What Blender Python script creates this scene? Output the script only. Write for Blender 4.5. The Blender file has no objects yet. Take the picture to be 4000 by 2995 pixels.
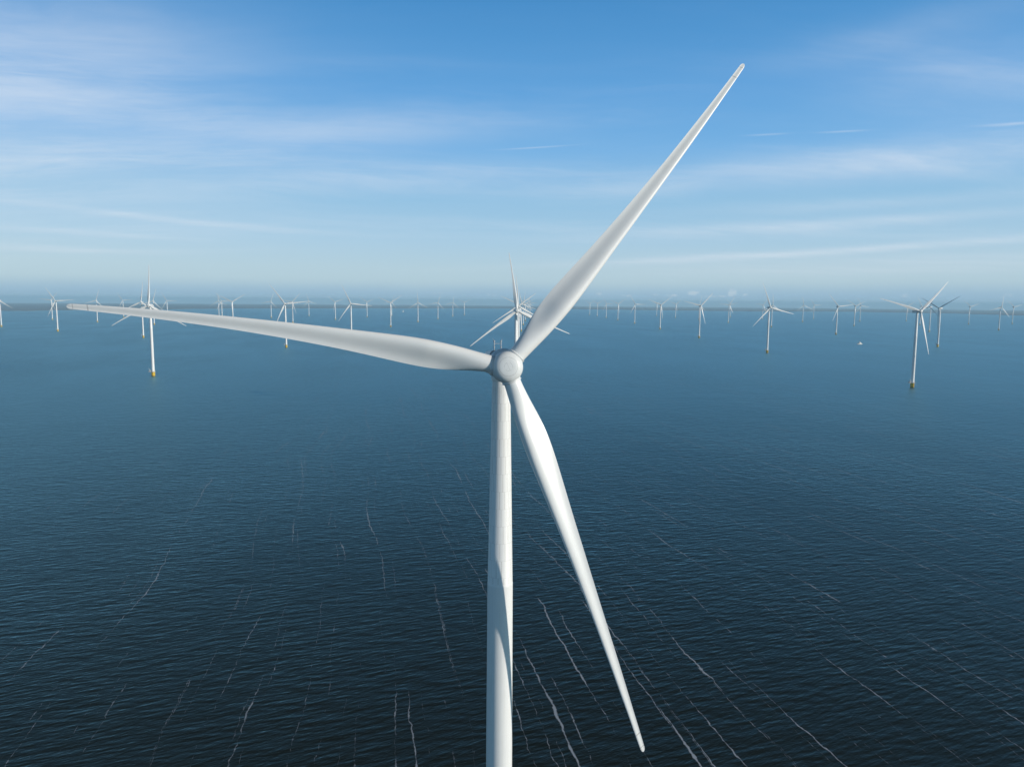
import bpy, bmesh, math, random
from mathutils import Matrix, Vector

scene = bpy.context.scene
coll = scene.collection
R = math.radians
EARTH = 7.43e6            # effective earth radius (with refraction), metres


def drop(x, y):
    return -(x * x + y * y) / (2.0 * EARTH)


# ------------------------------------------------------------------ camera
cam_data = bpy.data.cameras.new("camera")
cam = bpy.data.objects.new("camera", cam_data)
coll.objects.link(cam)
pitch, roll = 0.11217, 0.00736
fw = Vector((0, math.cos(pitch), -math.sin(pitch)))
u0 = Vector((0, math.sin(pitch), math.cos(pitch)))
r0 = Vector((1, 0, 0))
rv = math.cos(roll) * r0 + math.sin(roll) * u0
uv = -math.sin(roll) * r0 + math.cos(roll) * u0
m = Matrix.Identity(4)
for i in range(3):
    m[i][0], m[i][1], m[i][2] = rv[i], uv[i], -fw[i]
m.translation = Vector((0, 0, 123.7))
cam.matrix_world = m
cam_data.sensor_fit = 'HORIZONTAL'
cam_data.sensor_width = 36.0
cam_data.lens = 36.0 * 2842.0 / 4000.0
cam_data.clip_start = 0.5
cam_data.clip_end = 150000.0
scene.camera = cam
scene.cycles.volume_bounces = 1

# ------------------------------------------------------------------ light
SUN_AZ, SUN_EL = 65.5, 16.5      # azimuth measured from "towards the camera", to the right
scene.view_settings.view_transform = 'Standard'
scene.view_settings.look = 'None'
scene.view_settings.exposure = 0.0
scene.view_settings.gamma = 1.0
sun_dir = Vector((math.sin(R(SUN_AZ)) * math.cos(R(SUN_EL)), -math.cos(R(SUN_AZ)) * math.cos(R(SUN_EL)), math.sin(R(SUN_EL))))
sd = bpy.data.lights.new("sun", 'SUN')
sd.energy = 3.65
sd.angle = R(0.53)
sd.color = (1.0, 0.925, 0.83)
sun = bpy.data.objects.new("sun", sd)
coll.objects.link(sun)
sun.rotation_euler = sun_dir.to_track_quat('Z', 'Y').to_euler()


class NT:
    """tiny helper to write node trees as expressions"""
    def __init__(s, tree):
        s.t = tree

    def n(s, kind, **kw):
        nd = s.t.nodes.new(kind)
        for k, v in kw.items():
            setattr(nd, k, v)
        return nd

    def link(s, a, b):
        s.t.links.new(a, b)

    def put(s, sock, v):
        if hasattr(v, 'is_output'):
            s.link(v, sock)
        else:
            sock.default_value = v

    def m(s, op, a, b=0.0, c=0.0, clamp=False):
        nd = s.n('ShaderNodeMath', operation=op, use_clamp=clamp)
        s.put(nd.inputs[0], a)
        s.put(nd.inputs[1], b)
        s.put(nd.inputs[2], c)
        return nd.outputs[0]

    def mix(s, f, a, b, blend='MIX'):
        nd = s.n('ShaderNodeMix', data_type='RGBA', blend_type=blend)
        s.put(nd.inputs[0], f)
        s.put(nd.inputs[6], a)
        s.put(nd.inputs[7], b)
        return nd.outputs[2]

    def rng(s, v, a, b, c=0.0, d=1.0, kind='SMOOTHSTEP'):
        nd = s.n('ShaderNodeMapRange', interpolation_type=kind)
        s.put(nd.inputs[0], v)
        for i, q in enumerate((a, b, c, d)):
            nd.inputs[1 + i].default_value = q
        return nd.outputs[0]

    def xyz(s, x, y, z=0.0):
        nd = s.n('ShaderNodeCombineXYZ')
        s.put(nd.inputs[0], x)
        s.put(nd.inputs[1], y)
        s.put(nd.inputs[2], z)
        return nd.outputs[0]

    def sep(s, v):
        nd = s.n('ShaderNodeSeparateXYZ')
        s.link(v, nd.inputs[0])
        return nd.outputs

    def noise(s, v, scale, detail=2.0, rough=0.5, dist=0.0, lac=2.0):
        nd = s.n('ShaderNodeTexNoise')
        s.link(v, nd.inputs['Vector'])
        nd.inputs['Scale'].default_value = scale
        nd.inputs['Detail'].default_value = detail
        nd.inputs['Roughness'].default_value = rough
        nd.inputs['Lacunarity'].default_value = lac
        nd.inputs['Distortion'].default_value = dist
        return nd.outputs[0]

    def ramp(s, f, stops, mode='EASE'):
        nd = s.n('ShaderNodeValToRGB')
        s.put(nd.inputs[0], f)
        cr = nd.color_ramp
        cr.interpolation = mode
        while len(cr.elements) < len(stops):
            cr.elements.new(0.5)
        for e, (p, c) in zip(cr.elements, stops):
            e.position = p
            e.color = (*c, 1.0)
        return nd.outputs[0]


# ------------------------------------------------------------------ sky
SKY_STRENGTH = 0.11
world = bpy.data.worlds.new("World")
scene.world = world
world.use_nodes = True
wt = world.node_tree
wt.nodes.clear()
W = NT(wt)
sky = W.n('ShaderNodeTexSky', sky_type='NISHITA')
sky.sun_disc = False
sky.sun_elevation = R(SUN_EL)
# the sky texture's sun sits at +Y for rotation 0 and turns clockwise seen from above
sky.sun_rotation = math.atan2(sun_dir.x, sun_dir.y)
sky.altitude = 0.0
sky.air_density = 1.0
sky.dust_density = 0.6
sky.ozone_density = 2.0
gen = W.n('ShaderNodeTexCoord').outputs['Generated']
dx, dy, dz = W.sep(gen)[:3]
az = W.m('MULTIPLY', W.m('ARCTAN2', dx, dy), 57.29578)
el = W.m('MULTIPLY', W.m('ARCSINE', dz), 57.29578)
inv = 1.0 / SKY_STRENGTH


def lin(r, g, b):
    f = lambda c: (c / 255 / 12.92) if c <= 10 else ((c / 255 + 0.055) / 1.055) ** 2.4
    return (f(r), f(g), f(b))


# high cirrus on a plane: fine fibres drawn out along the wind aloft
zz = W.m('ADD', W.m('MAXIMUM', dz, 0.0), 0.05)
px, py = W.m('DIVIDE', dx, zz), W.m('DIVIDE', dy, zz)
ca, sa = math.cos(R(-6)), math.sin(R(-6))
qx = W.m('ADD', W.m('MULTIPLY', px, ca), W.m('MULTIPLY', py, -sa))
qy = W.m('ADD', W.m('MULTIPLY', px, sa), W.m('MULTIPLY', py, ca))
warp = W.m('MULTIPLY', W.m('SUBTRACT', W.noise(W.xyz(qx, qy, 3.0), 0.35, 2.0), 0.5), 1.6)
qy2 = W.m('ADD', qy, warp)
fibre = W.noise(W.xyz(W.m('MULTIPLY', qx, 0.28), qy2, 1.7), 1.7, 8.0, 0.62)
fibre2 = W.noise(W.xyz(W.m('MULTIPLY', qx, 0.9), W.m('MULTIPLY', qy2, 1.6), 5.1), 4.5, 7.0, 0.65, 0.6)
fibre = W.m('ADD', W.m('MULTIPLY', fibre, 0.72), W.m('MULTIPLY', fibre2, 0.28))
broad = W.noise(W.xyz(W.m('MULTIPLY', qx, 0.30), W.m('MULTIPLY', qy2, 0.8), 7.3), 0.9, 3.0, 0.5)
wob = W.m('MULTIPLY', W.m('SUBTRACT', W.noise(W.xyz(W.m('MULTIPLY', az, 0.09), W.m('MULTIPLY', el, 0.14), 2.2), 1.0, 3.0, 0.55), 0.5), 1.0)

# the particular wisps and trails of this sky: azimuth, elevation, width, height, slope, opacity, wobble
WISPS = [
    (-34, 8.6, 18.0, 5.0, 0.04, 0.30, 3.0), (-14, 12.4, 15.0, 1.5, 0.07, 0.24, 2.6), (-33, 15.5, 12.0, 3.6, 0.1, 0.34, 3.0),
    (-25.1, 5.55, 8.0, 0.22, -0.06, 0.26, 0.35), (-30, 4.34, 6.0, 0.20, -0.02, 0.18, 0.3), (-31.3, 3.2, 5.0, 0.2, 0.0, 0.22, 0.3),
    (25.5, 9.6, 11.0, 1.15, 0.02, 0.38, 1.8), (31.2, 14.3, 7.5, 2.4, -0.10, 0.22, 2.4), (28, 17.6, 9.0, 1.0, 0.10, 0.13, 1.6),
    (8, 8.4, 9.0, 0.8, 0.05, 0.18, 1.6), (22.5, 5.6, 15.0, 0.40, 0.03, 0.28, 0.6), (22.5, 3.68, 17.0, 0.26, 0.045, 0.42, 0.3),
    (24, 6.9, 11.5, 0.45, 0.01, 0.18, 0.8), (26, 2.6, 16.0, 0.8, 0.02, 0.22, 0.5), (-8, 9.3, 12.0, 0.9, 0.05, 0.16, 1.6),
    (18.5, 11.93, 1.3, 0.06, -0.01, 0.30, 0.05), (23.6, 11.78, 1.4, 0.06, -0.03, 0.28, 0.05),
    (1.8, 11.53, 2.4, 0.05, 0.06, 0.24, 0.05), (33.5, 11.28, 1.5, 0.09, -0.04, 0.3, 0.05),
]
dens = None
for (a0, e0, wa, we, sl, am, wb) in WISPS:
    da = W.m('SUBTRACT', az, a0)
    de = W.m('SUBTRACT', W.m('SUBTRACT', W.m('ADD', el, W.m('MULTIPLY', wob, wb)), e0), W.m('MULTIPLY', da, sl))
    q = W.m('ADD', W.m('POWER', W.m('ABSOLUTE', W.m('DIVIDE', da, wa)), 2.0), W.m('POWER', W.m('ABSOLUTE', W.m('DIVIDE', de, we)), 2.0))
    g = W.m('MULTIPLY', W.m('EXPONENT', W.m('MULTIPLY', q, -1.0)), am)
    dens = g if dens is None else W.m('ADD', dens, g)
tex = W.m('ADD', 0.58, W.m('MULTIPLY', W.rng(fibre, 0.32, 0.70), 0.70))
cir = W.m('MULTIPLY', dens, tex)
thin = W.m('MULTIPLY', W.m('MULTIPLY', W.rng(broad, 0.42, 0.75), W.rng(fibre, 0.35, 0.75)), 0.22)
cir = W.m('ADD', cir, W.m('MULTIPLY', thin, W.rng(el, 1.5, 5.0)), clamp=True)
cir = W.m('MULTIPLY', cir, W.rng(el, 0.8, 2.4))
base = sky.outputs[0]
# the air near the ground: pale band, then a blue-grey layer lying on the horizon
pale = [v * inv for v in lin(190, 214, 226)]
layer = [v * inv for v in lin(150, 186, 213)]
white = [v * inv for v in lin(226, 234, 244)]
SKYFIX = True
if SKYFIX:
    grad = W.ramp(W.rng(el, 0.0, 45.0, 0.0, 1.0, 'LINEAR'), [
        (0.00, lin(182, 209, 223)), (0.055, lin(181, 210, 226)), (0.10, lin(170, 206, 231)), (0.17, lin(146, 195, 230)),
        (0.25, lin(118, 180, 232)), (0.34, lin(94, 164, 224)), (0.47, lin(70, 144, 206)), (0.70, lin(24, 56, 84)), (1.0, lin(13, 28, 40))], 'LINEAR')
    grad = W.mix(1.0, grad, (inv, inv, inv, 1.0), 'MULTIPLY')
    base = W.mix(0.9, base, grad)
col = W.mix(cir, base, (*white, 1.0))
# small far cumulus puffs standing on the haze
puffs = [(16.67, 0.75, 0.42, 0.36, 1.0), (13.87, 0.74, 0.55, 0.26, 0.9), (12.3, 0.55, 0.6, 0.14, 0.7), (6.7, 0.62, 0.35, 0.24, 0.6),
         (11.0, 0.62, 0.3, 0.16, 0.6), (17.6, 0.62, 0.3, 0.14, 0.6), (-5.6, 0.62, 1.2, 0.14, 0.35), (-1.45, 0.5, 0.6, 0.18, 0.4),
         (28.1, 0.62, 0.5, 0.22, 0.45), (30.2, 0.62, 0.5, 0.18, 0.4), (9.0, 0.5, 0.8, 0.12, 0.5), (15.3, 0.5, 1.6, 0.10, 0.6), (34.0, 0.6, 0.5, 0.2, 0.3)]
pn = W.noise(W.xyz(W.m('MULTIPLY', az, 3.0), W.m('MULTIPLY', el, 5.0), 4.0), 1.0, 4.0, 0.6)
pd = None
for (a0, e0, wa, we, am) in puffs:
    q = W.m('ADD', W.m('POWER', W.m('ABSOLUTE', W.m('DIVIDE', W.m('SUBTRACT', az, a0), wa)), 2.0), W.m('POWER', W.m('ABSOLUTE', W.m('DIVIDE', W.m('SUBTRACT', el, e0), we)), 2.0))
    g = W.m('MULTIPLY', W.m('SUBTRACT', 1.0, q), am)
    pd = g if pd is None else W.m('MAXIMUM', pd, g)
pd = W.m('MULTIPLY', W.rng(W.m('ADD', pd, W.m('MULTIPLY', W.m('SUBTRACT', pn, 0.5), 2.2)), 0.15, 0.95), 0.55)
lay = W.m('MULTIPLY', W.rng(W.m('ADD', el, W.m('MULTIPLY', wob, 0.5)), 0.45, 1.7, 1.0, 0.0), 0.75)
col = W.mix(lay, col, (*layer, 1.0))
col = W.mix(pd, col, (*[v * inv for v in lin(206, 220, 230)], 1.0))
bg = W.n('ShaderNodeBackground')
W.link(col, bg.inputs[0])
bg.inputs[1].default_value = SKY_STRENGTH
W.link(bg.outputs[0], W.n('ShaderNodeOutputWorld').inputs[0])

# ------------------------------------------------------------------ helpers
def tag(o, label=None, cat=None, group=None, kind=None):
    for k, v in (("label", label), ("category", cat), ("group", group), ("kind", kind)):
        if v:
            o[k] = v
    return o


def empty(name, loc, rz=0.0):
    o = bpy.data.objects.new(name, None)
    o.location = loc
    o.rotation_euler = (0, 0, rz)
    o.empty_display_size = 2.0
    coll.objects.link(o)
    return o


def obj(name, me, mat, parent=None, mtx=None):
    if not me.materials:
        me.materials.append(mat)
    o = bpy.data.objects.new(name, me)
    coll.objects.link(o)
    if parent is not None:
        o.parent = parent
    if mtx is not None:
        o.matrix_basis = mtx
    return o


def mesh_from(name, verts, faces, smooth=True):
    me = bpy.data.meshes.new(name)
    me.from_pydata(verts, [], faces)
    me.update()
    bm = bmesh.new()
    bm.from_mesh(me)
    bmesh.ops.recalc_face_normals(bm, faces=bm.faces)
    bm.to_mesh(me)
    bm.free()
    if smooth:
        for p in me.polygons:
            p.use_smooth = True
    return me


def lathe(name, prof, seg, axis='Z', crease=32):
    """prof: list of (radius, along). Closed at ends when radius is 0."""
    vs, fs = [], []
    for (r, a) in prof:
        for i in range(seg):
            t = 2 * math.pi * i / seg
            c, s = r * math.cos(t), r * math.sin(t)
            vs.append((c, s, a) if axis == 'Z' else (c, -a, s))
    for j in range(len(prof) - 1):
        for i in range(seg):
            k = (i + 1) % seg
            fs.append((j * seg + i, j * seg + k, (j + 1) * seg + k, (j + 1) * seg + i))
    fs.append(tuple(range(seg)))
    fs.append(tuple((len(prof) - 1) * seg + i for i in range(seg)))
    me = mesh_from(name, vs, fs)
    sharp(me, crease)
    return me


def sharp(me, deg):
    bm = bmesh.new()
    bm.from_mesh(me)
    lim = R(deg)
    for e in bm.edges:
        if len(e.link_faces) == 2 and e.calc_face_angle(0.0) > lim:
            e.smooth = False
    bm.to_mesh(me)
    bm.free()


class MB:
    """collects boxes, tubes and sweeps into one mesh"""
    def __init__(s):
        s.v, s.f = [], []

    def add(s, vs, fs):
        o = len(s.v)
        s.v += [tuple(v) for v in vs]
        s.f += [tuple(o + i for i in f) for f in fs]

    def box(s, c, d):
        x, y, z = c
        a, b, h = d[0] / 2, d[1] / 2, d[2] / 2
        s.add([(x + i * a, y + j * b, z + k * h) for k in (-1, 1) for j in (-1, 1) for i in (-1, 1)],
              [(0, 2, 3, 1), (4, 5, 7, 6), (0, 1, 5, 4), (2, 6, 7, 3), (0, 4, 6, 2), (1, 3, 7, 5)])

    def tube(s, p, q, r, r2=None, n=10):
        p, q = Vector(p), Vector(q)
        d = (q - p).normalized()
        a = d.orthogonal().normalized()
        b = d.cross(a)
        r2 = r if r2 is None else r2
        vs = []
        for (o, rr) in ((p, r), (q, r2)):
            for i in range(n):
                t = 2 * math.pi * i / n
                vs.append(o + (a * math.cos(t) + b * math.sin(t)) * rr)
        s.add(vs, [(i, (i + 1) % n, n + (i + 1) % n, n + i) for i in range(n)] + [tuple(range(n)), tuple(range(n, 2 * n))])

    def ring(s, z, rad, r, n=40):
        for i in range(n):
            a, b = 2 * math.pi * i / n, 2 * math.pi * (i + 1) / n
            s.tube((rad * math.cos(a), rad * math.sin(a), z), (rad * math.cos(b), rad * math.sin(b), z), r, n=5)

    def mesh(s, name, smooth=True, deg=35):
        me = mesh_from(name, s.v, s.f, smooth)
        if smooth:
            sharp(me, deg)
        return me


def rounded_box(name, x0, x1, y0, y1, z0, z1, r, taper=1.0, seg=6, ends=5):
    """box along Y with rounded long edges and softened ends"""
    vs, fs = [], []
    cx, cz = (x0 + x1) / 2, (z0 + z1) / 2
    hw, hh = (x1 - x0) / 2, (z1 - z0) / 2
    ring = []
    for (sx, sz, t0) in ((1, 1, 0), (-1, 1, 90), (-1, -1, 180), (1, -1, 270)):
        for k in range(seg + 1):
            t = R(t0 + 90 * k / seg)
            ring.append((sx * (hw - r) + r * math.cos(t), sz * (hh - r) + r * math.sin(t)))
    n = len(ring)
    st = []
    er = 0.45
    for k in range(ends + 1):
        t = math.pi / 2 * k / ends
        st.append((y0 + er * (1 - math.sin(t)), 1 - (1 - math.cos(math.pi / 2 - t)) * er / hw))
    st2 = [(y1 - (y - y0), s * taper) for (y, s) in reversed(st)]
    for (y, s) in st + st2:
        for (a, b) in ring:
            vs.append((cx + a * s, y, cz + b * s))
    m_ = len(st) + len(st2)
    for j in range(m_ - 1):
        for i in range(n):
            k = (i + 1) % n
            fs.append((j * n + i, j * n + k, (j + 1) * n + k, (j + 1) * n + i))
    fs.append(tuple(range(n)))
    fs.append(tuple((m_ - 1) * n + i for i in range(n)))
    me = mesh_from(name, vs, fs)
    sharp(me, 50)
    return me


# ------------------------------------------------------------------ materials
def material(name):
    mt = bpy.data.materials.new(name)
    mt.use_nodes = True
    nt = mt.node_tree
    nt.nodes.clear()
    N = NT(nt)
    b = N.n('ShaderNodeBsdfPrincipled')
    out = N.n('ShaderNodeOutputMaterial')
    N.link(b.outputs[0], out.inputs[0])
    return mt, N, b


def paint(name, rgb, rough=0.35, var=0.05, scale=0.6, dirt=None, coat=0.0):
    mt, N, b = material(name)
    P = N.n('ShaderNodeTexCoord').outputs['Object']
    n1 = N.noise(P, scale, 5.0, 0.6)
    k = N.m('ADD', 1.0 - var, N.m('MULTIPLY', n1, 2 * var))
    c = N.mix(1.0, (*rgb, 1), N.xyz(k, k, k), 'MULTIPLY')
    if dirt:
        x, y, z = N.sep(P)[:3]
        d = N.noise(N.xyz(N.m('MULTIPLY', x, 2.2), N.m('MULTIPLY', y, 2.2), N.m('MULTIPLY', z, 0.12)), 1.0, 4.0, 0.6)
        c = N.mix(N.rng(d, 0.52, 0.8, 0.0, dirt), c, (0.42, 0.40, 0.33, 1))
    N.link(c, b.inputs['Base Color'])
    N.link(N.m('ADD', rough - 0.06, N.m('MULTIPLY', n1, 0.12)), b.inputs['Roughness'])
    if coat:
        b.inputs['Coat Weight'].default_value = coat
    return mt


M_WHITE = paint('white_paint', (0.80, 0.80, 0.78), 0.38, 0.02, 0.5)
M_NACELLE = paint('nacelle_paint', (0.72, 0.73, 0.72), 0.42, 0.03, 0.8, dirt=0.12)
M_YELLOW = None
M_DARK = paint('dark_metal', (0.09, 0.095, 0.10), 0.5, 0.1, 3.0)
M_GALV = paint('galvanised_steel', (0.42, 0.43, 0.44), 0.45, 0.12, 4.0)
M_PALE = paint('pale_deck', (0.62, 0.61, 0.57), 0.6, 0.08, 1.5)


def blade_material():
    mt, N, b = material('blade_gelcoat')
    P = N.n('ShaderNodeTexCoord').outputs['Object']
    x, y, z = N.sep(P)[:3]
    n1 = N.noise(P, 0.35, 5.0, 0.6)
    k = N.m('ADD', 0.97, N.m('MULTIPLY', n1, 0.06))
    c = N.mix(1.0, (0.82, 0.82, 0.79, 1), N.xyz(k, k, k), 'MULTIPLY')
    # worn, dirtier leading strip and a slightly grey outer third
    st = N.noise(N.xyz(N.m('MULTIPLY', x, 5.0), N.m('MULTIPLY', y, 5.0), N.m('MULTIPLY', z, 0.5)), 1.0, 4.0, 0.65)
    c = N.mix(N.m('MULTIPLY', N.rng(st, 0.5, 0.8), N.rng(z, 20.0, 64.0, 0.06, 0.30)), c, (0.50, 0.49, 0.44, 1))
    # lightning receptor seams near the tip
    for (r0_, wd) in ((61.9, 0.10), (64.1, 0.07)):
        ln = N.m('LESS_THAN', N.m('ABSOLUTE', N.m('SUBTRACT', N.m('SUBTRACT', z, r0_), N.m('MULTIPLY', x, 0.25))), wd)
        c = N.mix(N.m('MULTIPLY', ln, 0.4), c, (0.2, 0.2, 0.2, 1))
    N.link(c, b.inputs['Base Color'])
    N.link(N.m('ADD', 0.30, N.m('MULTIPLY', n1, 0.14)), b.inputs['Roughness'])
    return mt


def tower_material(bolted):
    mt, N, b = material('bolted_tower_paint' if bolted else 'tower_paint')
    P = N.n('ShaderNodeTexCoord').outputs['Object']
    x, y, z = N.sep(P)[:3]
    n1 = N.noise(P, 0.5, 5.0, 0.6)
    k = N.m('ADD', 0.97, N.m('MULTIPLY', n1, 0.06))
    c = N.mix(1.0, (0.82, 0.82, 0.79, 1), N.xyz(k, k, k), 'MULTIPLY')
    ang = N.m('ARCTAN2', y, x)
    d = N.noise(N.xyz(N.m('MULTIPLY', x, 3.0), N.m('MULTIPLY', y, 3.0), N.m('MULTIPLY', z, 0.07)), 1.0, 4.0, 0.6)
    c = N.mix(N.rng(d, 0.52, 0.82, 0.0, 0.16), c, (0.45, 0.43, 0.36, 1))
    if bolted:
        row = N.m('DIVIDE', z, 2.9)
        fr = N.m('FLOOR', row)
        uu = N.m('ADD', N.m('MULTIPLY', ang, 14 / (2 * math.pi)), N.m('MULTIPLY', fr, 0.37))
        fu = N.m('FRACT', N.m('ADD', uu, 40.0))
        seam = N.m('LESS_THAN', N.m('ABSOLUTE', N.m('SUBTRACT', fu, 0.5)), 0.06)
        bolt = N.m('GREATER_THAN', N.m('SINE', N.m('MULTIPLY', z, 2 * math.pi / 0.14)), -0.2)
        grp = N.rng(N.noise(N.xyz(ang, fr, 1.0), 3.0, 1.0), 0.35, 0.6, 0.25, 1.0)
        rowl = N.m('LESS_THAN', N.m('FRACT', row), 0.02)
        up = N.m('MULTIPLY', N.m('GREATER_THAN', z, 77.2), N.m('LESS_THAN', z, 110.0))
        mk = N.m('MULTIPLY', N.m('MAXIMUM', N.m('MULTIPLY', N.m('MULTIPLY', seam, bolt), N.m('MULTIPLY', grp, 0.85)), N.m('MULTIPLY', rowl, 0.3)), up)
        c = N.mix(mk, c, (0.30, 0.29, 0.26, 1))
        # grease and rust run down from the yaw ring
        gr = N.noise(N.xyz(N.m('MULTIPLY', ang, 6.0), 0.0, N.m('MULTIPLY', z, 0.25)), 1.0, 3.0, 0.6)
        c = N.mix(N.m('MULTIPLY', N.rng(gr, 0.55, 0.75), N.rng(z, 99.0, 111.0, 0.0, 0.5)), c, (0.42, 0.38, 0.30, 1))
        c = N.mix(N.m('MULTIPLY', up, 0.10), c, (0.70, 0.68, 0.60, 1))
    N.link(c, b.inputs['Base Color'])
    N.link(N.m('ADD', 0.36, N.m('MULTIPLY', n1, 0.14)), b.inputs['Roughness'])
    return mt


def yellow_material():
    mt, N, b = material('yellow_foundation_paint')
    P = N.n('ShaderNodeTexCoord').outputs['Object']
    x, y, z = N.sep(P)[:3]
    n1 = N.noise(P, 0.8, 4.0, 0.6)
    c = N.mix(n1, (0.62, 0.40, 0.025, 1), (0.74, 0.50, 0.04, 1))
    w = N.m('ADD', z, N.m('MULTIPLY', N.m('SUBTRACT', n1, 0.5), 1.2))
    c = N.mix(N.rng(w, 0.5, 1.2, 1.0, 0.0), c, (0.03, 0.028, 0.02, 1))
    N.link(c, b.inputs['Base Color'])
    b.inputs['Roughness'].default_value = 0.5
    return mt


def hub_material():
    mt, N, b = material('spinner_paint')
    P = N.n('ShaderNodeTexCoord').outputs['Object']
    x, y, z = N.sep(P)[:3]
    n1 = N.noise(P, 0.9, 5.0, 0.6)
    k = N.m('ADD', 0.96, N.m('MULTIPLY', n1, 0.07))
    c = N.mix(1.0, (0.74, 0.755, 0.735, 1), N.xyz(k, k, k), 'MULTIPLY')
    rad = N.m('SQRT', N.m('ADD', N.m('MULTIPLY', x, x), N.m('MULTIPLY', z, z)))
    ang = N.m('ARCTAN2', z, x)
    fr = N.m('LESS_THAN', y, -0.6)
    dots = N.m('MULTIPLY', N.m('LESS_THAN', N.m('ABSOLUTE', N.m('SUBTRACT', rad, 1.42)), 0.035), N.m('GREATER_THAN', N.m('SINE', N.m('MULTIPLY', ang, 44.0)), -0.1))
    hatch = N.m('LESS_THAN', N.m('ABSOLUTE', N.m('SUBTRACT', rad, 0.62)), 0.022)
    hatch = N.m('MULTIPLY', hatch, N.m('GREATER_THAN', N.m('SINE', N.m('MULTIPLY', ang, 3.0)), -0.55))
    sl = N.m('MULTIPLY', N.m('LESS_THAN', N.m('ABSOLUTE', N.m('ADD', x, N.m('MULTIPLY', z, 0.42))), 0.022), N.m('LESS_THAN', rad, 0.62))
    mk = N.m('MAXIMUM', N.m('MULTIPLY', dots, 0.75), N.m('MULTIPLY', N.m('MAXIMUM', hatch, sl), 0.5))
    c = N.mix(N.m('MULTIPLY', mk, fr), c, (0.22, 0.23, 0.22, 1))
    d = N.noise(N.xyz(N.m('MULTIPLY', ang, 3.0), N.m('MULTIPLY', rad, 0.6), y), 1.0, 4.0, 0.6)
    c = N.mix(N.rng(d, 0.5, 0.8, 0.0, 0.2), c, (0.48, 0.46, 0.38, 1))
    N.link(c, b.inputs['Base Color'])
    b.inputs['Roughness'].default_value = 0.42
    return mt


M_BLADE = blade_material()
M_TOWER = tower_material(False)
M_TOWER_B = tower_material(True)
M_YELLOW = yellow_material()
M_HUB = hub_material()

# ------------------------------------------------------------------ water
WATER_ROUGH = 0.40
WAVE_GAIN = 0.8
WIND = R(12.0)          # the wind blows away from the camera, a little to the left


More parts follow.
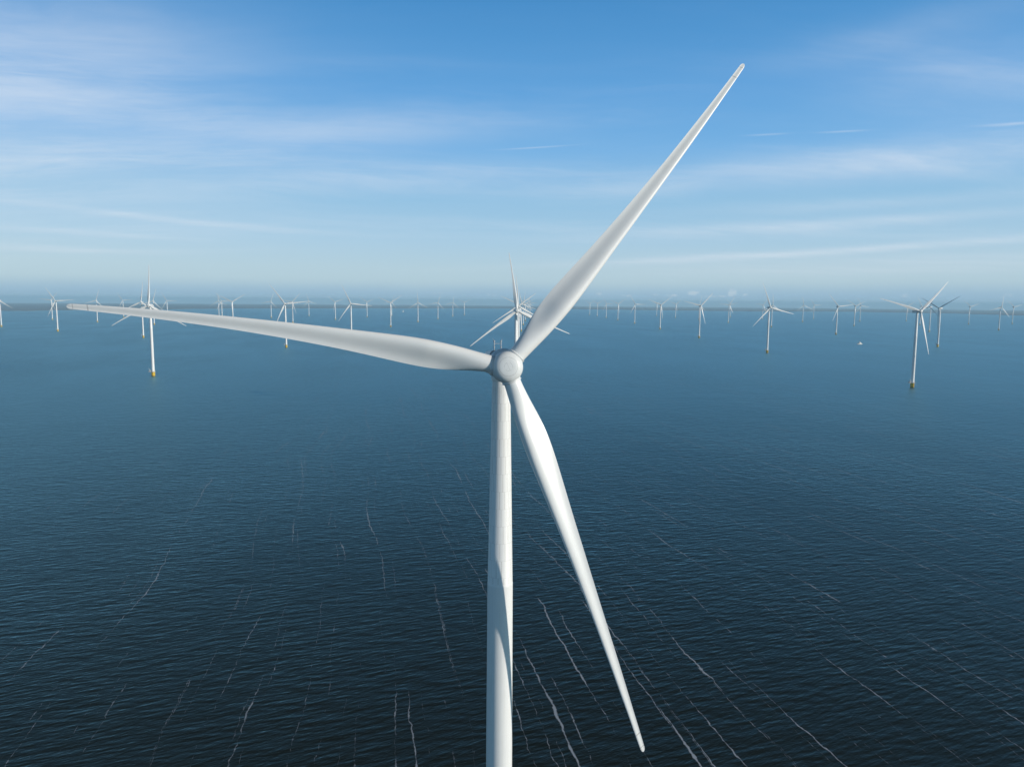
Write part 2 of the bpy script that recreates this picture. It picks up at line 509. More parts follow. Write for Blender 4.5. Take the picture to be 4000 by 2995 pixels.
def water_material():
    mt, N, b = material('lake_water')
    P = N.n('ShaderNodeTexCoord').outputs['Object']
    x, y, z = N.sep(P)[:3]
    c_, s_ = math.cos(WIND), math.sin(WIND)
    al = N.m('ADD', N.m('MULTIPLY', x, -s_), N.m('MULTIPLY', y, c_))       # along the wind
    ac = N.m('ADD', N.m('MULTIPLY', x, c_), N.m('MULTIPLY', y, s_))        # across it
    # waves: crests lie across the wind
    def wave(lx, ly, detail, rough, seed, rot=0.0, dist=0.0):
        cr, sr = math.cos(rot), math.sin(rot)
        a2 = N.m('ADD', N.m('MULTIPLY', al, cr), N.m('MULTIPLY', ac, sr))
        c2 = N.m('ADD', N.m('MULTIPLY', ac, cr), N.m('MULTIPLY', al, -sr))
        return N.noise(N.xyz(N.m('DIVIDE', c2, lx), N.m('DIVIDE', a2, ly), seed), 1.0, detail, rough, dist)
    h1 = wave(8.0, 2.2, 1.0, 0.4, 0.0, R(-6))
    h2 = wave(3.6, 1.15, 2.0, 0.5, 5.0, R(-19), 0.2)
    h3 = wave(1.3, 0.5, 2.0, 0.55, 9.0, R(-6))
    gust = N.noise(N.xyz(N.m('DIVIDE', ac, 160.0), N.m('DIVIDE', al, 420.0), 3.0), 1.0, 3.0, 0.55)
    amp = N.rng(gust, 0.3, 0.7, 0.75, 1.2)
    h = N.m('ADD', N.m('MULTIPLY', h1, 0.50), N.m('ADD', N.m('MULTIPLY', h2, 0.28), N.m('MULTIPLY', h3, 0.11)))
    h0 = wave(22.0, 9.5, 2.0, 0.55, 13.0, R(-14))
    hA = wave(70.0, 30.0, 2.0, 0.5, 17.0, R(5))
    h = N.m('ADD', h, N.m('ADD', N.m('MULTIPLY', h0, 0.36), N.m('ADD', N.m('MULTIPLY', wave(15.0, 5.0, 1.0, 0.5, 29.0, R(12)), 0.34), N.m('MULTIPLY', hA, 0.30))))
    h = N.m('MULTIPLY', h, N.m('MULTIPLY', amp, WAVE_GAIN))
    bp = N.n('ShaderNodeBump')
    bp.inputs['Strength'].default_value = 1.0
    bp.inputs['Distance'].default_value = 1.0
    N.link(h, bp.inputs['Height'])
    # foam streaks drawn out along the wind
    wig = lambda sc, am, seed: N.m('MULTIPLY', N.m('SUBTRACT', N.noise(N.xyz(N.m('DIVIDE', ac, sc), N.m('DIVIDE', al, sc * 1.6), seed), 1.0, 2.0, 0.5), 0.5), am)
    acw = N.m('ADD', ac, N.m('ADD', wig(230.0, 45.0, 1.0), N.m('ADD', wig(22.0, 4.0, 2.0), wig(3.0, 1.7, 3.0))))
    brk = N.noise(N.xyz(N.m('DIVIDE', ac, 0.9), N.m('DIVIDE', al, 1.6), 6.0), 1.0, 4.0, 0.7)
    foam = None
    for (sp, off, wd, seed, lo, hi, gain) in ((21.0, 0.0, 0.70, 11.0, 0.36, 0.68, 1.0), (12.0, 5.0, 0.45, 23.0, 0.34, 0.70, 0.85), (33.0, 9.0, 1.1, 37.0, 0.50, 0.72, 1.0), (16.0, 3.0, 0.5, 51.0, 0.38, 0.68, 0.9)):
        q = N.m('DIVIDE', N.m('ADD', acw, 5000.0 + off), sp)
        lid = N.m('FLOOR', q)
        dist = N.m('MULTIPLY', N.m('ABSOLUTE', N.m('SUBTRACT', N.m('FRACT', q), 0.5)), sp)
        on = N.rng(N.noise(N.xyz(N.m('MULTIPLY', lid, 7.31), N.m('DIVIDE', al, 75.0), seed), 1.0, 4.0, 0.62), lo, hi)
        line = N.m('SUBTRACT', 1.0, N.m('DIVIDE', dist, N.m('ADD', N.m('MULTIPLY', on, wd), 0.02)), clamp=True)
        wn = N.n('ShaderNodeTexWhiteNoise', noise_dimensions='1D')
        N.link(N.m('ADD', lid, seed), wn.inputs['W'])
        line = N.m('MULTIPLY', line, N.rng(wn.outputs[0], 0.0, 1.0, 0.75, 1.35, 'LINEAR'))
        f_ = N.m('MULTIPLY', N.m('MULTIPLY', line, N.m('ADD', 0.45, N.m('MULTIPLY', on, 0.55))), gain)
        foam = f_ if foam is None else N.m('MAXIMUM', foam, f_)
    zone = N.rng(N.m('ADD', ac, N.m('MULTIPLY', N.m('SUBTRACT', gust, 0.5), 260.0)), -160.0, 60.0, 0.33, 0.53)
    # torn into beads and flecks by the wavelets
    bead = N.noise(N.xyz(N.m('DIVIDE', ac, 2.4), N.m('DIVIDE', al, 4.5), 21.0), 1.0, 3.0, 0.65)
    tear = N.m('ADD', N.m('MULTIPLY', brk, 0.65), N.m('MULTIPLY', bead, 0.55))
    tear = N.m('SUBTRACT', tear, 0.10)
    foam = N.rng(N.m('ADD', tear, N.m('MULTIPLY', foam, zone)), 0.73, 1.02)
    foam = N.m('MULTIPLY', foam, N.rng(gust, 0.3, 0.6, 0.55, 1.0))
    silt = N.noise(N.xyz(N.m('DIVIDE', ac, 90.0), N.m('DIVIDE', al, 200.0), 8.0), 1.0, 3.0, 0.5)
    deep = N.mix(silt, (0.010, 0.0115, 0.0075, 1), (0.015, 0.0155, 0.008, 1))
    c = N.mix(foam, deep, (0.44, 0.48, 0.52, 1))
    # dark water body below, sky mirrored by countless small wavelets above (Fresnel)
    df = N.n('ShaderNodeBsdfDiffuse')
    N.link(c, df.inputs['Color'])
    gl = N.n('ShaderNodeBsdfGlossy', distribution='MULTI_GGX')
    gl.inputs['Color'].default_value = (0.53, 0.90, 0.98, 1)
    gl.inputs['Roughness'].default_value = WATER_ROUGH
    N.link(bp.outputs[0], gl.inputs['Normal'])
    fr = N.n('ShaderNodeFresnel')
    fr.inputs['IOR'].default_value = 1.333
    N.link(bp.outputs[0], fr.inputs['Normal'])
    mx = N.n('ShaderNodeMixShader')
    N.link(N.m('MULTIPLY', fr.outputs[0], N.m('SUBTRACT', 1.0, foam)), mx.inputs[0])
    N.link(df.outputs[0], mx.inputs[1])
    N.link(gl.outputs[0], mx.inputs[2])
    out = [n_ for n_ in mt.node_tree.nodes if n_.type == 'OUTPUT_MATERIAL'][0]
    N.link(mx.outputs[0], out.inputs[0])
    mt.node_tree.nodes.remove(b)
    return mt


def polar_sheet(name, radii, azs, zf, closed=True):
    vs, fs = [], []
    n = len(azs)
    for i, rr in enumerate(radii):
        for a in azs:
            q = rr(a) if callable(rr) else rr
            x_, y_ = q * math.sin(a), q * math.cos(a)
            vs.append((x_, y_, zf(x_, y_, i, a)))
    for j in range(len(radii) - 1):
        for i in range(n if closed else n - 1):
            k = (i + 1) % n
            fs.append((j * n + i, (j + 1) * n + i, (j + 1) * n + k, j * n + k))
    if closed:
        fs.append(tuple(range(n)))
    me = bpy.data.meshes.new(name)
    me.from_pydata(vs, [], fs)
    me.update()
    for p in me.polygons:
        p.use_smooth = True
    if me.polygons[0].normal.z < 0:
        me.flip_normals()
    return me


radii = [4.0]
while radii[-1] < 40000:
    radii.append(radii[-1] * 1.13 + 2)
azs = [2 * math.pi * i / 144 for i in range(144)]
water = obj('water', polar_sheet('water', radii, azs, lambda x_, y_, i, a: drop(x_, y_)), water_material())
tag(water, kind='structure')

# ------------------------------------------------------------------ far shore
SHORE = [(-80, 9000), (-50, 8300), (-35, 8700), (-28, 9700), (-19.4, 11600), (-9, 13000), (0, 14200), (10, 13300), (18, 12800), (25, 14300), (30, 13400), (35, 11700), (50, 11000), (80, 10500)]


def shore_r(a):
    d = math.degrees(a)
    for (a0, r0_), (a1, r1_) in zip(SHORE, SHORE[1:]):
        if a0 <= d <= a1:
            t = (d - a0) / (a1 - a0)
            t = t * t * (3 - 2 * t)
            return r0_ + (r1_ - r0_) * t + 90 * math.sin(d * 2.3) + 50 * math.sin(d * 6.1 + 1) + 25 * math.sin(d * 17 + 2)
    return 9000.0


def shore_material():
    mt, N, b = material('hazed_polder')
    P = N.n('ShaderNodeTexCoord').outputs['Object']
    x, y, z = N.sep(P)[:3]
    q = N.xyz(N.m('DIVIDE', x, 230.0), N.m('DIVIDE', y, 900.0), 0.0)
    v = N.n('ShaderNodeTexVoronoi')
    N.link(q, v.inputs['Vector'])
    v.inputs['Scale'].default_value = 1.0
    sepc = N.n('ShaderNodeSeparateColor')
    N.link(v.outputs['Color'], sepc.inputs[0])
    c = N.ramp(sepc.outputs[0], [(0.0, (0.19, 0.28, 0.33)), (0.3, (0.21, 0.30, 0.34)), (0.6, (0.24, 0.32, 0.35)), (0.85, (0.25, 0.29, 0.29)), (1.0, (0.36, 0.37, 0.37))], 'CONSTANT')  # field colours with the blue, pale haze of distance mixed in
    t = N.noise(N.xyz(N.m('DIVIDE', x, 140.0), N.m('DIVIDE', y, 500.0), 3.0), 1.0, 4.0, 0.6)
    c = N.mix(N.rng(t, 0.45, 0.55), c, (0.18, 0.27, 0.33, 1))  # tree patches carry the same painted haze blue
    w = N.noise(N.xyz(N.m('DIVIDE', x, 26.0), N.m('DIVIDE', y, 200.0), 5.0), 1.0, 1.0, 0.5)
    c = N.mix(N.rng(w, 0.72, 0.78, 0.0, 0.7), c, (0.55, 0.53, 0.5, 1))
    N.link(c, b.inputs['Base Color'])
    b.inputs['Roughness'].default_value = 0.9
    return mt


rng = random.Random(5)
NA = 900
laz = [R(-78 + 156 * i / (NA - 1)) for i in range(NA)]
tree = [[max(0.0, rng.gauss(2, 6)) for _ in range(NA)] for _ in range(12)]
for row in tree:
    for _ in range(2):
        for i in range(1, NA - 1):
            row[i] = (row[i - 1] + 2 * row[i] + row[i + 1]) / 4
lrad = [lambda a: shore_r(a) - 5, shore_r, lambda a: shore_r(a) + 60, lambda a: shore_r(a) + 300, lambda a: shore_r(a) + 700, lambda a: shore_r(a) + 1300,
        lambda a: shore_r(a) + 2200, lambda a: shore_r(a) + 3600, lambda a: shore_r(a) + 6000, 21000, 26000, 36000]


def land_z(x_, y_, i, a):
    h = -2.0 if i == 0 else (2.5 if i in (1, 2) else 2.0 + tree[i][min(NA - 1, max(0, round((math.degrees(a) + 78) / 156 * (NA - 1))))] * 0.6)
    return drop(x_, y_) + h


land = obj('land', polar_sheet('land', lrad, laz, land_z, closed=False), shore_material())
tag(land, kind='structure')

# ------------------------------------------------------------------ turbine meshes
RTIP, RROOT = 65.0, 2.45
CHORD = [(2.4, 2.60), (4.0, 2.75), (6.4, 3.35), (9.0, 3.95), (11.5, 4.25), (14.5, 4.22), (18, 3.85), (22, 3.38), (26, 2.97), (33.5, 2.38), (40, 1.95), (44, 1.74), (49.5, 1.48), (58, 1.05), (62.8, 0.86), (64.4, 0.74)]
THICK = [(2.4, 1.0), (5, 0.90), (8, 0.68), (11, 0.54), (15, 0.43), (22, 0.35), (35, 0.29), (50, 0.26), (65, 0.22)]
TWIST = [(2.4, 11), (9, 10.5), (14, 8.0), (22, 5.0), (33, 2.5), (45, 1.0), (65, 0.0)]


def interp(tab, v):
    if v <= tab[0][0]:
        return tab[0][1]
    for (a, p), (b_, q) in zip(tab, tab[1:]):
        if v <= b_:
            t = (v - a) / (b_ - a)
            return p + (q - p) * t
    return tab[-1][1]


def smooth_interp(tab, v, w=1.6):
    return sum(interp(tab, v + w * k / 3.0) for k in range(-3, 4)) / 7.0


def airfoil(npt, tc):
    """closed loop of (xi, y) in chords: suction side +y, pressure side with aft loading"""
    pts = []
    for i in range(npt):
        t = 2 * math.pi * i / npt
        xi = 0.5 * (1 + math.cos(t))
        yt = 5 * tc * (0.2969 * math.sqrt(xi) - 0.126 * xi - 0.3516 * xi ** 2 + 0.2843 * xi ** 3 - 0.1015 * xi ** 4) + 0.006 * xi
        yc = 0.070 * math.sin(math.pi * xi ** 1.8) * min(1.0, tc / 0.2)
        pts.append((xi, yc + yt if t <= math.pi else yc - yt))
    return pts


def blade_mesh(name, nst, npt, flap, bow):
    vs, fs = [], []
    st = [RROOT + (RTIP - 0.75 - RROOT) * (i / (nst - 1)) ** 1.25 for i in range(nst)]
    tipn = 5
    for k in range(1, tipn + 1):
        st.append(RTIP - 0.75 + 0.75 * math.sin(math.pi / 2 * k / tipn))
    for q in st:
        s = q / RTIP
        c = smooth_interp(CHORD, q, min(1.6, q - 2.2))
        if q > RTIP - 0.75:
            e = (q - (RTIP - 0.75)) / 0.75
            c *= max(0.06, math.sqrt(max(0.0, 1 - e * e)))
        tc = smooth_interp(THICK, q)
        be = R(smooth_interp(TWIST, q) + 1.0)
        mixc = min(1.0, max(0.0, (q - 2.8) / 8.5))
        mixc = mixc * mixc * (3 - 2 * mixc)
        piv = 0.5 + (0.44 - 0.5) * mixc
        foil = airfoil(npt, min(0.5, tc))
        for i in range(npt):
            t = 2 * math.pi * i / npt
            ax, ay = foil[i]
            cx_, cy_ = 0.5 * (1 + math.cos(t)), 0.5 * math.sin(t) * min(1.0, tc)
            fx, fy = cx_ + (ax - cx_) * mixc, cy_ + (ay - cy_) * mixc
            lx, ly = (piv - fx) * c, fy * c
            X = lx * math.cos(be) + ly * math.sin(be) + 4 * bow * s * (1 - s)
            Y = -lx * math.sin(be) + ly * math.cos(be) - flap * s * s
            vs.append((X, Y, q))
    n = len(st)
    for j in range(n - 1):
        for i in range(npt):
            k = (i + 1) % npt
            fs.append((j * npt + i, j * npt + k, (j + 1) * npt + k, (j + 1) * npt + i))
    fs.append(tuple(range(npt)))
    fs.append(tuple((n - 1) * npt + i for i in range(npt)))
    me = mesh_from(name, vs, fs)
    sharp(me, 70)
    return me


TILT = R(7.0)
OVER = 7.0
HUBZ = 113.72


def rotor_frame(phi):
    return Matrix.Translation((0, -OVER, HUBZ)) @ Matrix.Rotation(-TILT, 4, 'X') @ Matrix.Rotation(phi, 4, 'Y')


def nacelle_frame():
    return Matrix.Translation((0, 0, HUBZ)) @ Matrix.Rotation(-TILT * 0.5, 4, 'X')


def tower_mesh(seg):
    prof = [(2.42, 7.4), (2.40, 9.0), (2.38, 9.1), (2.30, 25.0), (2.22, 50.0), (2.17, 63.0), (2.12, 76.6), (2.12, 76.95), (2.09, 77.0), (1.57, 106.0), (1.47, 110.9), (1.62, 111.0), (1.62, 111.7)]
    return lathe('tower', prof, seg)


def foundation_mesh(seg):
    mb = lathe('foundation', [(2.75, -9.0), (2.75, 6.6), (2.95, 6.65), (2.95, 6.95)], seg)
    return mb


def platform_mesh():
    b = MB()
    n = 32
    lo = [(3.9 * math.cos(2 * math.pi * i / n), 3.9 * math.sin(2 * math.pi * i / n)) for i in range(n)]
    b.add([(x_, y_, 7.0) for x_, y_ in lo] + [(x_, y_, 7.3) for x_, y_ in lo],
          [tuple(range(n)), tuple(range(n, 2 * n))] + [(i, (i + 1) % n, n + (i + 1) % n, n + i) for i in range(n)])
    b.box((-5.1, -0.6, 7.15), (3.2, 3.4, 0.28))
    return b.mesh('work_platform', False)


def railing_mesh():
    b = MB()
    for z_ in (7.9, 8.45):
        b.ring(z_, 3.8, 0.06, 28)
        b.tube((-6.6, -2.2, z_), (-6.6, 1.0, z_), 0.06)
        b.tube((-6.6, -2.2, z_), (-3.2, -2.2, z_), 0.06)
        b.tube((-6.6, 1.0, z_), (-3.6, 1.0, z_), 0.06)
    for i in range(14):
        t = 2 * math.pi * i / 14
        b.tube((3.8 * math.cos(t), 3.8 * math.sin(t), 7.3), (3.8 * math.cos(t), 3.8 * math.sin(t), 8.45), 0.06)
    for (x_, y_) in ((-6.6, -2.2), (-6.6, 1.0), (-6.6, -0.6), (-5.0, -2.2), (-5.0, 1.0)):
        b.tube((x_, y_, 7.3), (x_, y_, 8.45), 0.06)
    return b.mesh('railing')


def crane_mesh():
    b = MB()
    b.tube((-4.6, -1.2, 7.3), (-4.6, -1.2, 10.6), 0.28, 0.24)
    b.tube((-4.6, -1.2, 10.5), (-6.4, -2.0, 13.2), 0.24, 0.16)
    b.box((-4.6, -1.2, 10.7), (0.9, 0.8, 0.8))
    b.box((-3.6, 0.1, 8.5), (1.6, 1.8, 2.3))
    b.box((-5.7, 0.2, 8.1), (1.2, 1.2, 1.5))
    b.tube((-6.4, -2.0, 13.2), (-6.4, -2.0, 11.6), 0.05)
    return b.mesh('davit_crane')


def landing_mesh():
    b = MB()
    for x_ in (-0.7, 0.7):
        b.tube((x_, -3.35, -4), (x_, -3.35, 7.0), 0.22)
        for z_ in (0.9, 3.4, 5.9):
            b.tube((x_, -3.35, z_), (x_ * 0.8, -2.6, z_), 0.14)
    for k in range(20):
        b.tube((-0.28, -3.1, -1.5 + 0.42 * k), (0.28, -3.1, -1.5 + 0.42 * k), 0.04, n=6)
    for x_ in (-0.28, 0.28):
        b.tube((x_, -3.1, -2), (x_, -3.1, 7.2), 0.05)
    return b.mesh('boat_landing')


def nacelle_mesh():
    return rounded_box('nacelle', -2.15, 2.15, -2.2, 8.2, -2.05, 2.15, 0.85, 0.93)


def generator_mesh():
    return lathe('generator', [(2.0, 1.95), (2.35, 2.1), (2.42, 2.3), (2.42, 4.3), (2.3, 4.6), (2.05, 4.75)], 48, 'Y')


def mast_mesh():
    b = MB()
    y_ = 5.4
    for x_ in (-0.58, 0.58):
        b.tube((x_, y_, 1.9), (x_, y_, 3.7), 0.075, 0.065)
        b.tube((x_, y_, 2.5), (x_, y_, 2.72), 0.13)
        b.tube((x_, y_, 3.1), (x_, y_, 3.3), 0.12)
        b.tube((x_, y_, 3.45), (x_, y_, 3.75), 0.13)
        sgn = 1 if x_ > 0 else -1
        b.tube((x_, y_, 3.6), (x_ + sgn * 0.28, y_, 4.15), 0.03, 0.02)
        b.tube((x_ - 0.18, y_, 3.68), (x_ + 0.18, y_, 3.68), 0.04)
    b.tube((-0.58, y_, 3.22), (0.58, y_, 3.22), 0.045)
    return b.mesh('weather_mast')


def hub_mesh(seg):
    prof = [(1.9, -1.85), (2.2, -1.7), (2.38, -1.0), (2.44, -0.2)]
    for k in range(15):
        t = math.pi / 2 * k / 14
        prof.append((max(0.03, 2.44 * math.cos(t) ** (2 / 3.3)), 2.33 * math.sin(t) ** (2 / 3.3)))
    return lathe('hub', prof, seg, 'Y', 60)


def collar_mesh(seg):
    return lathe('blade_collar', [(1.35, 1.5), (1.47, 1.6), (1.47, 2.26), (1.55, 2.27), (1.56, 2.36), (1.47, 2.38), (1.40, 2.40), (1.40, 2.46), (1.33, 2.47), (1.2, 2.60)], seg)


def copy_tree(o, parent=None):
    c = o.copy()
    coll.objects.link(c)
    c.parent = parent
    for ch in list(o.children):
        copy_tree(ch, c)
    return c


def build_turbine(name, meshes, phis, blades, tower_mat, detail):
    root = empty(name, (0, 0, 0))
    obj('tower', meshes['tower'], tower_mat, root)
    fd = obj('foundation', meshes['foundation'], M_YELLOW, root)
    obj('work_platform', meshes['platform'], M_PALE, fd)
    obj('railing', meshes['railing'], M_GALV, fd)
    obj('davit_crane', meshes['crane'], M_PALE, fd)
    obj('boat_landing', meshes['landing'], M_YELLOW, fd)
    nf = nacelle_frame()
    na = obj('nacelle', meshes['nacelle'], M_NACELLE, root, nf)
    if detail:
        obj('weather_mast', mast_mesh(), M_GALV, na)
    obj('generator', meshes['generator'], M_NACELLE, root, nf @ Matrix.Identity(4))
    hb = obj('hub', meshes['hub'], M_HUB, root, rotor_frame(0))
    if detail:
        for p in phis:
            obj('blade_collar', meshes['collar'], M_NACELLE, hb, Matrix.Rotation(p, 4, 'Y'))
    for p, me in zip(phis, blades):
        obj('blade', me, M_BLADE, root, rotor_frame(p))
    return root


def shared(seg):
    return dict(tower=tower_mesh(seg), foundation=foundation_mesh(seg), platform=platform_mesh(), railing=railing_mesh(), crane=crane_mesh(),
                landing=landing_mesh(), nacelle=nacelle_mesh(), generator=generator_mesh(), hub=hub_mesh(seg), collar=collar_mesh(seg))


# the near turbine: each blade bent a little differently by wind and weight
near = build_turbine('wind_turbine', shared(96), [R(-81.7), R(39.01), R(160.46)],
                     [blade_mesh('blade_near', 90, 56, -3.48, 1.0), blade_mesh('blade_near', 90, 56, -4.52, 0.6), blade_mesh('blade_near', 90, 56, -2.57, -0.3)],
                     M_TOWER_B, True)
YAW = R(7.5)
near.location = (-0.84 - OVER * math.sin(YAW), 110.7 + OVER * math.cos(YAW), 0)
near.rotation_euler.z = YAW
tag(near, "huge white turbine in the foreground, its hub and three long blades filling the picture", "wind turbine", "wind turbines of the offshore farm")

# ------------------------------------------------------------------ the rest of the wind farm: x, y, blade angle, label
FARM = [
    (-2189, 3123, 2, "white turbine cut off by the photo's left edge, one blade reaching down right"),
    (-2664, 4227, 37, "smaller far turbine just left of the one with a level right blade, far left"),
    (-1707, 2736, 85, "white turbine with one blade level right, its base left of the big blade's tip"),
    (-2201, 3870, 14, "far white turbine whose hub stands just above the pale tip of the big left blade"),
    (-2649, 4975, 84, "small far turbine whose tower shows above and below the big blade, right of its tip"),
    (-1179, 2326, 4, "mid-distance turbine directly left of the tall one crossed by the big left blade"),
    (-578, 1166, 0, "tall near turbine with one blade straight up, tower crossed by the big left blade"),
    (-1725, 3513, 13, "white turbine directly right of and behind the tall left turbine with the upright blade"),
    (-2237, 4736, 89, "far white turbine second to the right of the tall left turbine with the upright blade"),
    (-2002, 4982, 117, "farthest left of three bunched turbines above the middle of the big left blade"),
    (-1712, 4306, 88, "middle one of three bunched turbines above the middle of the big left blade"),
    (-1197, 3126, 57, "Y-posed turbine, right and nearest of three bunched above the middle of the big left blade"),
    (-1680, 5087, 18, "small far turbine alone left of the large one whose blade points up left"),
    (-589, 1895, 83, "large white turbine with tower crossed by the big blade, yellow base showing below it"),
    (-1186, 3942, 41, "mid-distance turbine right behind the large crossed one, its base just above the big blade"),
    (-1605, 5762, 106, "tiny far turbine touched by the right blade tip of the large crossed turbine"),
    (-1142, 4711, 69, "Y-posed far turbine left of the turbine whose tower foot hides behind the big blade"),
    (-499, 2258, 95, "white turbine with tower foot hidden behind the big blade's wide part, blade up left"),
    (-1096, 5507, 66, "tiny far Y-posed turbine at the blade tip of the turbine with hidden foot"),
    (-577, 3459, 55, "Y-posed white turbine left of the sailboat, covering a fainter one"),
    (-1007, 6093, 24, "faint far turbine almost hidden behind the Y-posed turbine left of the sailboat"),
    (-556, 4297, 117, "white turbine just right of the sailboat with one blade upright"),
    (-514, 5037, 19, "second turbine to the right of the sailboat, one blade level to the left"),
    (-486, 5944, 12, "third turbine to the right of the sailboat, small and faint"),
    (-434, 6588, 62, "faintest turbine, fourth right of the sailboat, with a V of two raised blades"),
    (4, 815, 113, "nearest white turbine of the row lined up behind the big hub, longest upright blade"),
    (11, 1560, 117, "second turbine of the row behind the big hub, its blades echoing the nearest one"),
    (21, 2310, 55, "third turbine of the row behind the big hub, one blade reaching up right"),
    (37, 3050, 109, "fourth turbine of the row behind the big hub, first whose yellow base shows"),
    (58, 3884, 8, "fifth turbine of the row behind the big hub, second whose yellow base shows"),
    (84, 4753, 64, "sixth turbine of the row behind the big hub, third whose yellow base shows"),
    (115, 5749, 23, "seventh turbine of the row behind the big hub, thin and faint"),
    (145, 6498, 8, "eighth turbine of the row behind the big hub, next to last and faint"),
    (176, 7198, 89, "ninth and farthest turbine of the row behind the big hub"),
    (762, 7216, 59, "first faint turbine to the right of the big upper blade, with V blades"),
    (764, 6592, 61, "second small turbine to the right of the big upper blade"),
    (758, 5911, 89, "third turbine to the right of the big upper blade, one blade level right"),
    (738, 5116, 55, "fourth turbine to the right of the big upper blade, Y-posed"),
    (721, 4308, 90, "fifth turbine to the right of the big upper blade, one blade level right"),
    (1370, 6949, 56, "tiny far turbine just left of the Y-posed sixth one right of the big upper blade"),
    (688, 3400, 53, "Y-posed turbine between the one with level right blade and the large one with yellow base"),
    (1366, 6122, 51, "tiny far turbine alone left of the large one with blade reaching up right"),
    (662, 2582, 45, "large white turbine at mid right with blade up right and yellow base"),
    (1386, 5431, 17, "faint turbine hidden directly behind the large mid right one with yellow base"),
    (1368, 4627, 35, "nearer of two overlapping turbines under the brightest small cumulus cloud"),
    (1935, 6491, 76, "farther of two overlapping turbines under the brightest small cumulus cloud"),
    (1964, 5742, 38, "tiny far turbine just left of the tall one with a long lower left blade"),
    (639, 1822, 104, "tall white turbine at right with long lower left blade and yellow base with crane"),
    (1358, 3827, 2, "turbine just right of and behind the tall one with the long lower left blade"),
    (1988, 5004, 113, "far turbine with one blade upright, left of a tiny one, midway along the right half"),
    (2494, 6054, 88, "tiny far turbine right of the one with an upright blade, blade level right"),
    (1317, 2966, 83, "white turbine with level right blade and yellow base, left of the workboat"),
    (1937, 4138, 65, "Y-posed turbine nearest above the workboat, left of a fainter one"),
    (2498, 5253, 99, "fainter turbine above the workboat, right of the Y-posed one"),
    (2952, 5475, 61, "tiny far turbine seen over the left blade of the nearest right-hand turbine"),
    (600, 1084, 47, "nearest turbine on the right, large yellow base, grey nacelle side showing"),
    (2489, 4459, 98, "small turbine half hidden behind the hub of the nearest right-hand turbine"),
    (1903, 3329, 13, "turbine between the nearest right-hand one and the one with dark shaded blades"),
    (1253, 2143, 57, "turbine with two dark shaded raised blades and its third blade along the tower"),
    (2924, 4680, 72, "far turbine alone between the dark bladed one and the right edge pair"),
    (2412, 3618, 16, "turbine with yellow base second from the photo's right edge, one blade upright"),
    (3349, 4893, 74, "far turbine closest to the photo's right edge, with V blades"),
]
far_mesh = shared(32)
far_blade = blade_mesh('blade', 26, 16, -3.2, 0.5)
proto = build_turbine('wind_turbine', far_mesh, [0, R(120), R(240)], [far_blade] * 3, M_TOWER, False)
trng = random.Random(11)
for i, (x_, y_, ph, label) in enumerate(FARM):
    o = proto if i == 0 else copy_tree(proto)
    o.location = (x_, y_, drop(x_, y_))
    yaw = 7.5
    if 'dark shaded' in label:
        yaw = -62.0
    o.rotation_euler.z = R(yaw)
    bl = [c for c in o.children if c.name.startswith('blade')]
    for k, c in enumerate(bl):
        c.matrix_basis = rotor_frame(R(ph + 120 * k))
    tag(o, label, "wind turbine", "wind turbines of the offshore farm")

# ------------------------------------------------------------------ boats
M_BOW_SHADE = paint('bow_shade_paint', (0.02, 0.035, 0.07), 0.35, 0.1, 1.0)  # dark tone standing in for shadow on the workboat's bow
M_BOAT_WHITE = paint('boat_white', (0.80, 0.79, 0.74), 0.4, 0.05, 1.0)
M_RED = paint('red_mast_paint', (0.45, 0.06, 0.04), 0.5, 0.1, 1.0)
M_GLASS = paint('dark_window', (0.02, 0.025, 0.03), 0.1, 0.05, 1.0)
M_SAIL = paint('sail_cloth', (0.80, 0.79, 0.74), 0.8, 0.03, 1.0)


def hull(name, L, Wd, z_bow, z_st, keel, n=16, beam_pow=2.2):
    """hull along -X (bow at -L/2)"""
    vs, fs = [], []
    k = 9
    for i in range(n + 1):
        t = i / n
        x_ = -L / 2 + L * t
        w = Wd / 2 * (1 - (1 - min(1, t * 1.8)) ** beam_pow) * (1.0 - 0.12 * max(0, t - 0.6) / 0.4)
        w = max(w, 0.03)
        sh = z_st + (z_bow - z_st) * max(0, 1 - t * 1.6) ** 1.5
        for j in range(k):
            a = math.pi * j / (k - 1)
            vs.append((x_ + (0.12 * L * (1 - t) * (1 - math.sin(a)) * -0.3), -w * math.cos(a) * (0.75 + 0.25 * abs(math.cos(a))), sh if j in (0, k - 1) else sh - (sh - keel) * math.sin(a) ** 0.7))
    for i in range(n):
        for j in range(k - 1):
            fs.append((i * k + j, i * k + j + 1, (i + 1) * k + j + 1, (i + 1) * k + j))
        fs.append((i * k, (i + 1) * k, (i + 1) * k + k - 1, i * k + k - 1))
    fs.append(tuple(range(k)))
    fs.append(tuple(n * k + j for j in range(k)))
    me = mesh_from(name, vs, fs)
    sharp(me, 40)
    return me


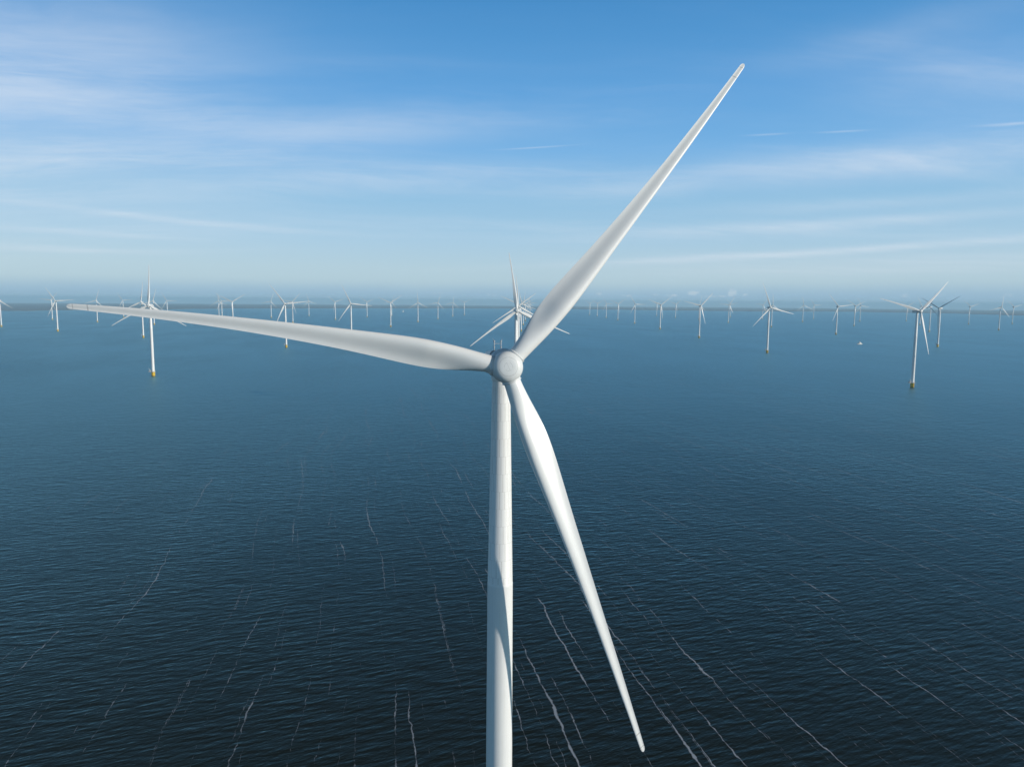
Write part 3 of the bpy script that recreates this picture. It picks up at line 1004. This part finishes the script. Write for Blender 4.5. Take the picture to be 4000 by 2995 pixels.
def workboat(loc, rz):
    t = empty('workboat', loc, rz)
    obj('hull', hull('hull', 17.0, 5.4, 3.0, 1.5, -0.9), M_BOAT_WHITE, t)
    b = MB()
    b.box((-5.4, 0, 2.62), (3.6, 3.0, 0.5))
    b.box((-6.9, 0, 2.0), (2.4, 1.4, 1.9))
    obj('bow_shade', b.mesh('bow_shade', False), M_BOW_SHADE, t)  # dark boxes paint the shadow on the front of the boat
    ob = obj('cabin', rounded_box('cabin', -1.9, 1.9, -3.6, 2.6, 1.45, 4.1, 0.4), M_BOAT_WHITE, t, Matrix.Rotation(R(90), 4, 'Z'))
    b = MB()
    b.box((-0.2, 0, 3.55), (4.4, 3.86, 0.36))
    obj('window', b.mesh('window', False), M_GLASS, t)
    b = MB()
    b.box((-0.9, 0, 4.75), (2.9, 2.8, 1.4))
    b.box((-0.9, 0, 5.52), (3.3, 3.2, 0.14))
    obj('wheelhouse', b.mesh('wheelhouse', False), M_BOAT_WHITE, t)
    b = MB()
    b.tube((-0.6, 0, 5.5), (-0.6, 0, 8.4), 0.16, 0.1)
    b.tube((-0.6, -1.0, 7.2), (-0.6, 1.0, 7.2), 0.09)
    b.box((-0.6, 0, 6.6), (0.5, 1.1, 0.5))
    obj('mast', b.mesh('mast'), M_RED, t)
    b = MB()
    b.tube((4.6, 0.9, 1.4), (4.6, 0.9, 3.6), 0.22)
    b.tube((4.6, 0.9, 3.5), (7.0, 0.6, 4.4), 0.18)
    b.box((5.2, -0.9, 2.2), (1.9, 1.4, 1.5))
    obj('deck_crane', b.mesh('deck_crane'), M_GALV, t)
    b = MB()
    for s in (-1, 1):
        b.tube((1.8, s * 2.3, 2.5), (8.2, s * 2.1, 2.5), 0.05)
        for k in range(6):
            b.tube((1.8 + k * 1.28, s * 2.3, 1.4), (1.8 + k * 1.28, s * 2.3, 2.5), 0.04)
    obj('railing', b.mesh('railing'), M_GALV, t)
    tag(t, "small white workboat with shaded bow and wheelhouse, alone on the water with a pale wake", "boat")
    return t


boat = workboat((1076, 2254, drop(1076, 2254)), R(24))
boat.scale = (1.12, 1.12, 1.3)


def sailboat(loc, rz):
    t = empty('sailboat', loc, rz)
    obj('hull', hull('hull', 11.5, 3.4, 1.5, 1.1, -0.6), M_BOAT_WHITE, t)
    b = MB()
    b.tube((-0.8, 0, 1.0), (-0.8, 0, 16.5), 0.12, 0.07)
    b.tube((-0.8, 0, 2.3), (4.2, 0.5, 2.3), 0.09)
    obj('mast', b.mesh('mast'), M_GALV, t)
    for (nm, pts, dep) in (('mainsail', [(-0.65, 2.5), (4.2, 2.5), (-0.65, 16.0)], 0.5), ('jib', [(-5.5, 1.5), (-0.6, 2.2), (-0.95, 14.0)], 0.7)):
        vs, fs = [], []
        n = 8
        A_, B_, C_ = [Vector((p[0], 0, p[1])) for p in pts]
        idx = {}
        for th in (0, 1):
            for i in range(n + 1):
                for j in range(n + 1 - i):
                    p = A_ + (B_ - A_) * (j / n) + (C_ - A_) * (i / n)
                    k = 1 - i / n - j / n
                    p.y = dep * 27 * (i / n) * (j / n) * max(0, k) + 0.12 * (j / n) + 0.03 * th
                    idx[(th, i, j)] = len(vs)
                    vs.append(tuple(p))
        for th in (0, 1):
            for i in range(n):
                for j in range(n - i):
                    fs.append((idx[(th, i, j)], idx[(th, i, j + 1)], idx[(th, i + 1, j)]))
                    if j < n - i - 1:
                        fs.append((idx[(th, i, j + 1)], idx[(th, i + 1, j + 1)], idx[(th, i + 1, j)]))
        obj(nm, mesh_from(nm, vs, fs), M_SAIL, t)
    tag(t, "tiny white sailboat with raised sails far out near the shore", "sailboat")
    return t


yacht = sailboat((-1235, 8267, drop(1235, 8267)), R(20))
yacht.scale = (1.5, 1.5, 1.5)

# pale wake left behind the workboat: a low ridge of churned water
vs, fs = [], []
nw = 40
wrng = random.Random(3)
for i in range(nw + 1):
    t = i / nw
    x_, y_ = 1103 + (1158 - 1103) * t, 2241 + (2209 - 2241) * t + 1.5 * math.sin(t * 5)
    w = (0.3 + 1.7 * math.sin(math.pi * min(1, t * 1.02)) ** 0.8) * (0.8 + 0.4 * wrng.random())
    zb = drop(x_, y_)
    vs += [(x_ - 0.5 * w, y_ - 0.87 * w, zb - 0.02), (x_, y_, zb + 0.10), (x_ + 0.5 * w, y_ + 0.87 * w, zb - 0.02)]
for i in range(nw):
    for j in (0, 1):
        fs.append((3 * i + j, 3 * i + j + 1, 3 * i + j + 4, 3 * i + j + 3))
mt, N, b = material('wake_foam')
P = N.n('ShaderNodeTexCoord').outputs['Object']
nn = N.noise(P, 0.5, 4.0, 0.7)
N.link(N.mix(N.rng(nn, 0.35, 0.65), (0.02, 0.04, 0.05, 1), (0.38, 0.42, 0.45, 1)), b.inputs['Base Color'])
b.inputs['Roughness'].default_value = 0.5
wk = obj('water_wake', mesh_from('water_wake', vs, fs), mt)
tag(wk, kind='structure')

# ------------------------------------------------------------------ haze
HAZE = 5.0e-5
if HAZE:
    bm = bmesh.new()
    bmesh.ops.create_cube(bm, size=1.0)
    me = bpy.data.meshes.new('haze')
    bm.to_mesh(me)
    bm.free()
    hz = bpy.data.objects.new('haze', me)
    coll.objects.link(hz)
    zlo, zhi = -112.0, 186.0
    hz.scale = (84000, 84000, zhi - zlo)
    hz.location = (0, 0, (zlo + zhi) / 2)
    mt = bpy.data.materials.new('haze_air')
    mt.use_nodes = True
    nt = mt.node_tree
    nt.nodes.clear()
    pv = nt.nodes.new('ShaderNodeVolumePrincipled')
    pv.inputs['Color'].default_value = (0.56, 0.85, 1.0, 1)
    pv.inputs['Density'].default_value = HAZE
    pv.inputs['Anisotropy'].default_value = 0.0
    nt.links.new(pv.outputs[0], nt.nodes.new('ShaderNodeOutputMaterial').inputs['Volume'])
    me.materials.append(mt)
    tag(hz, kind='stuff')
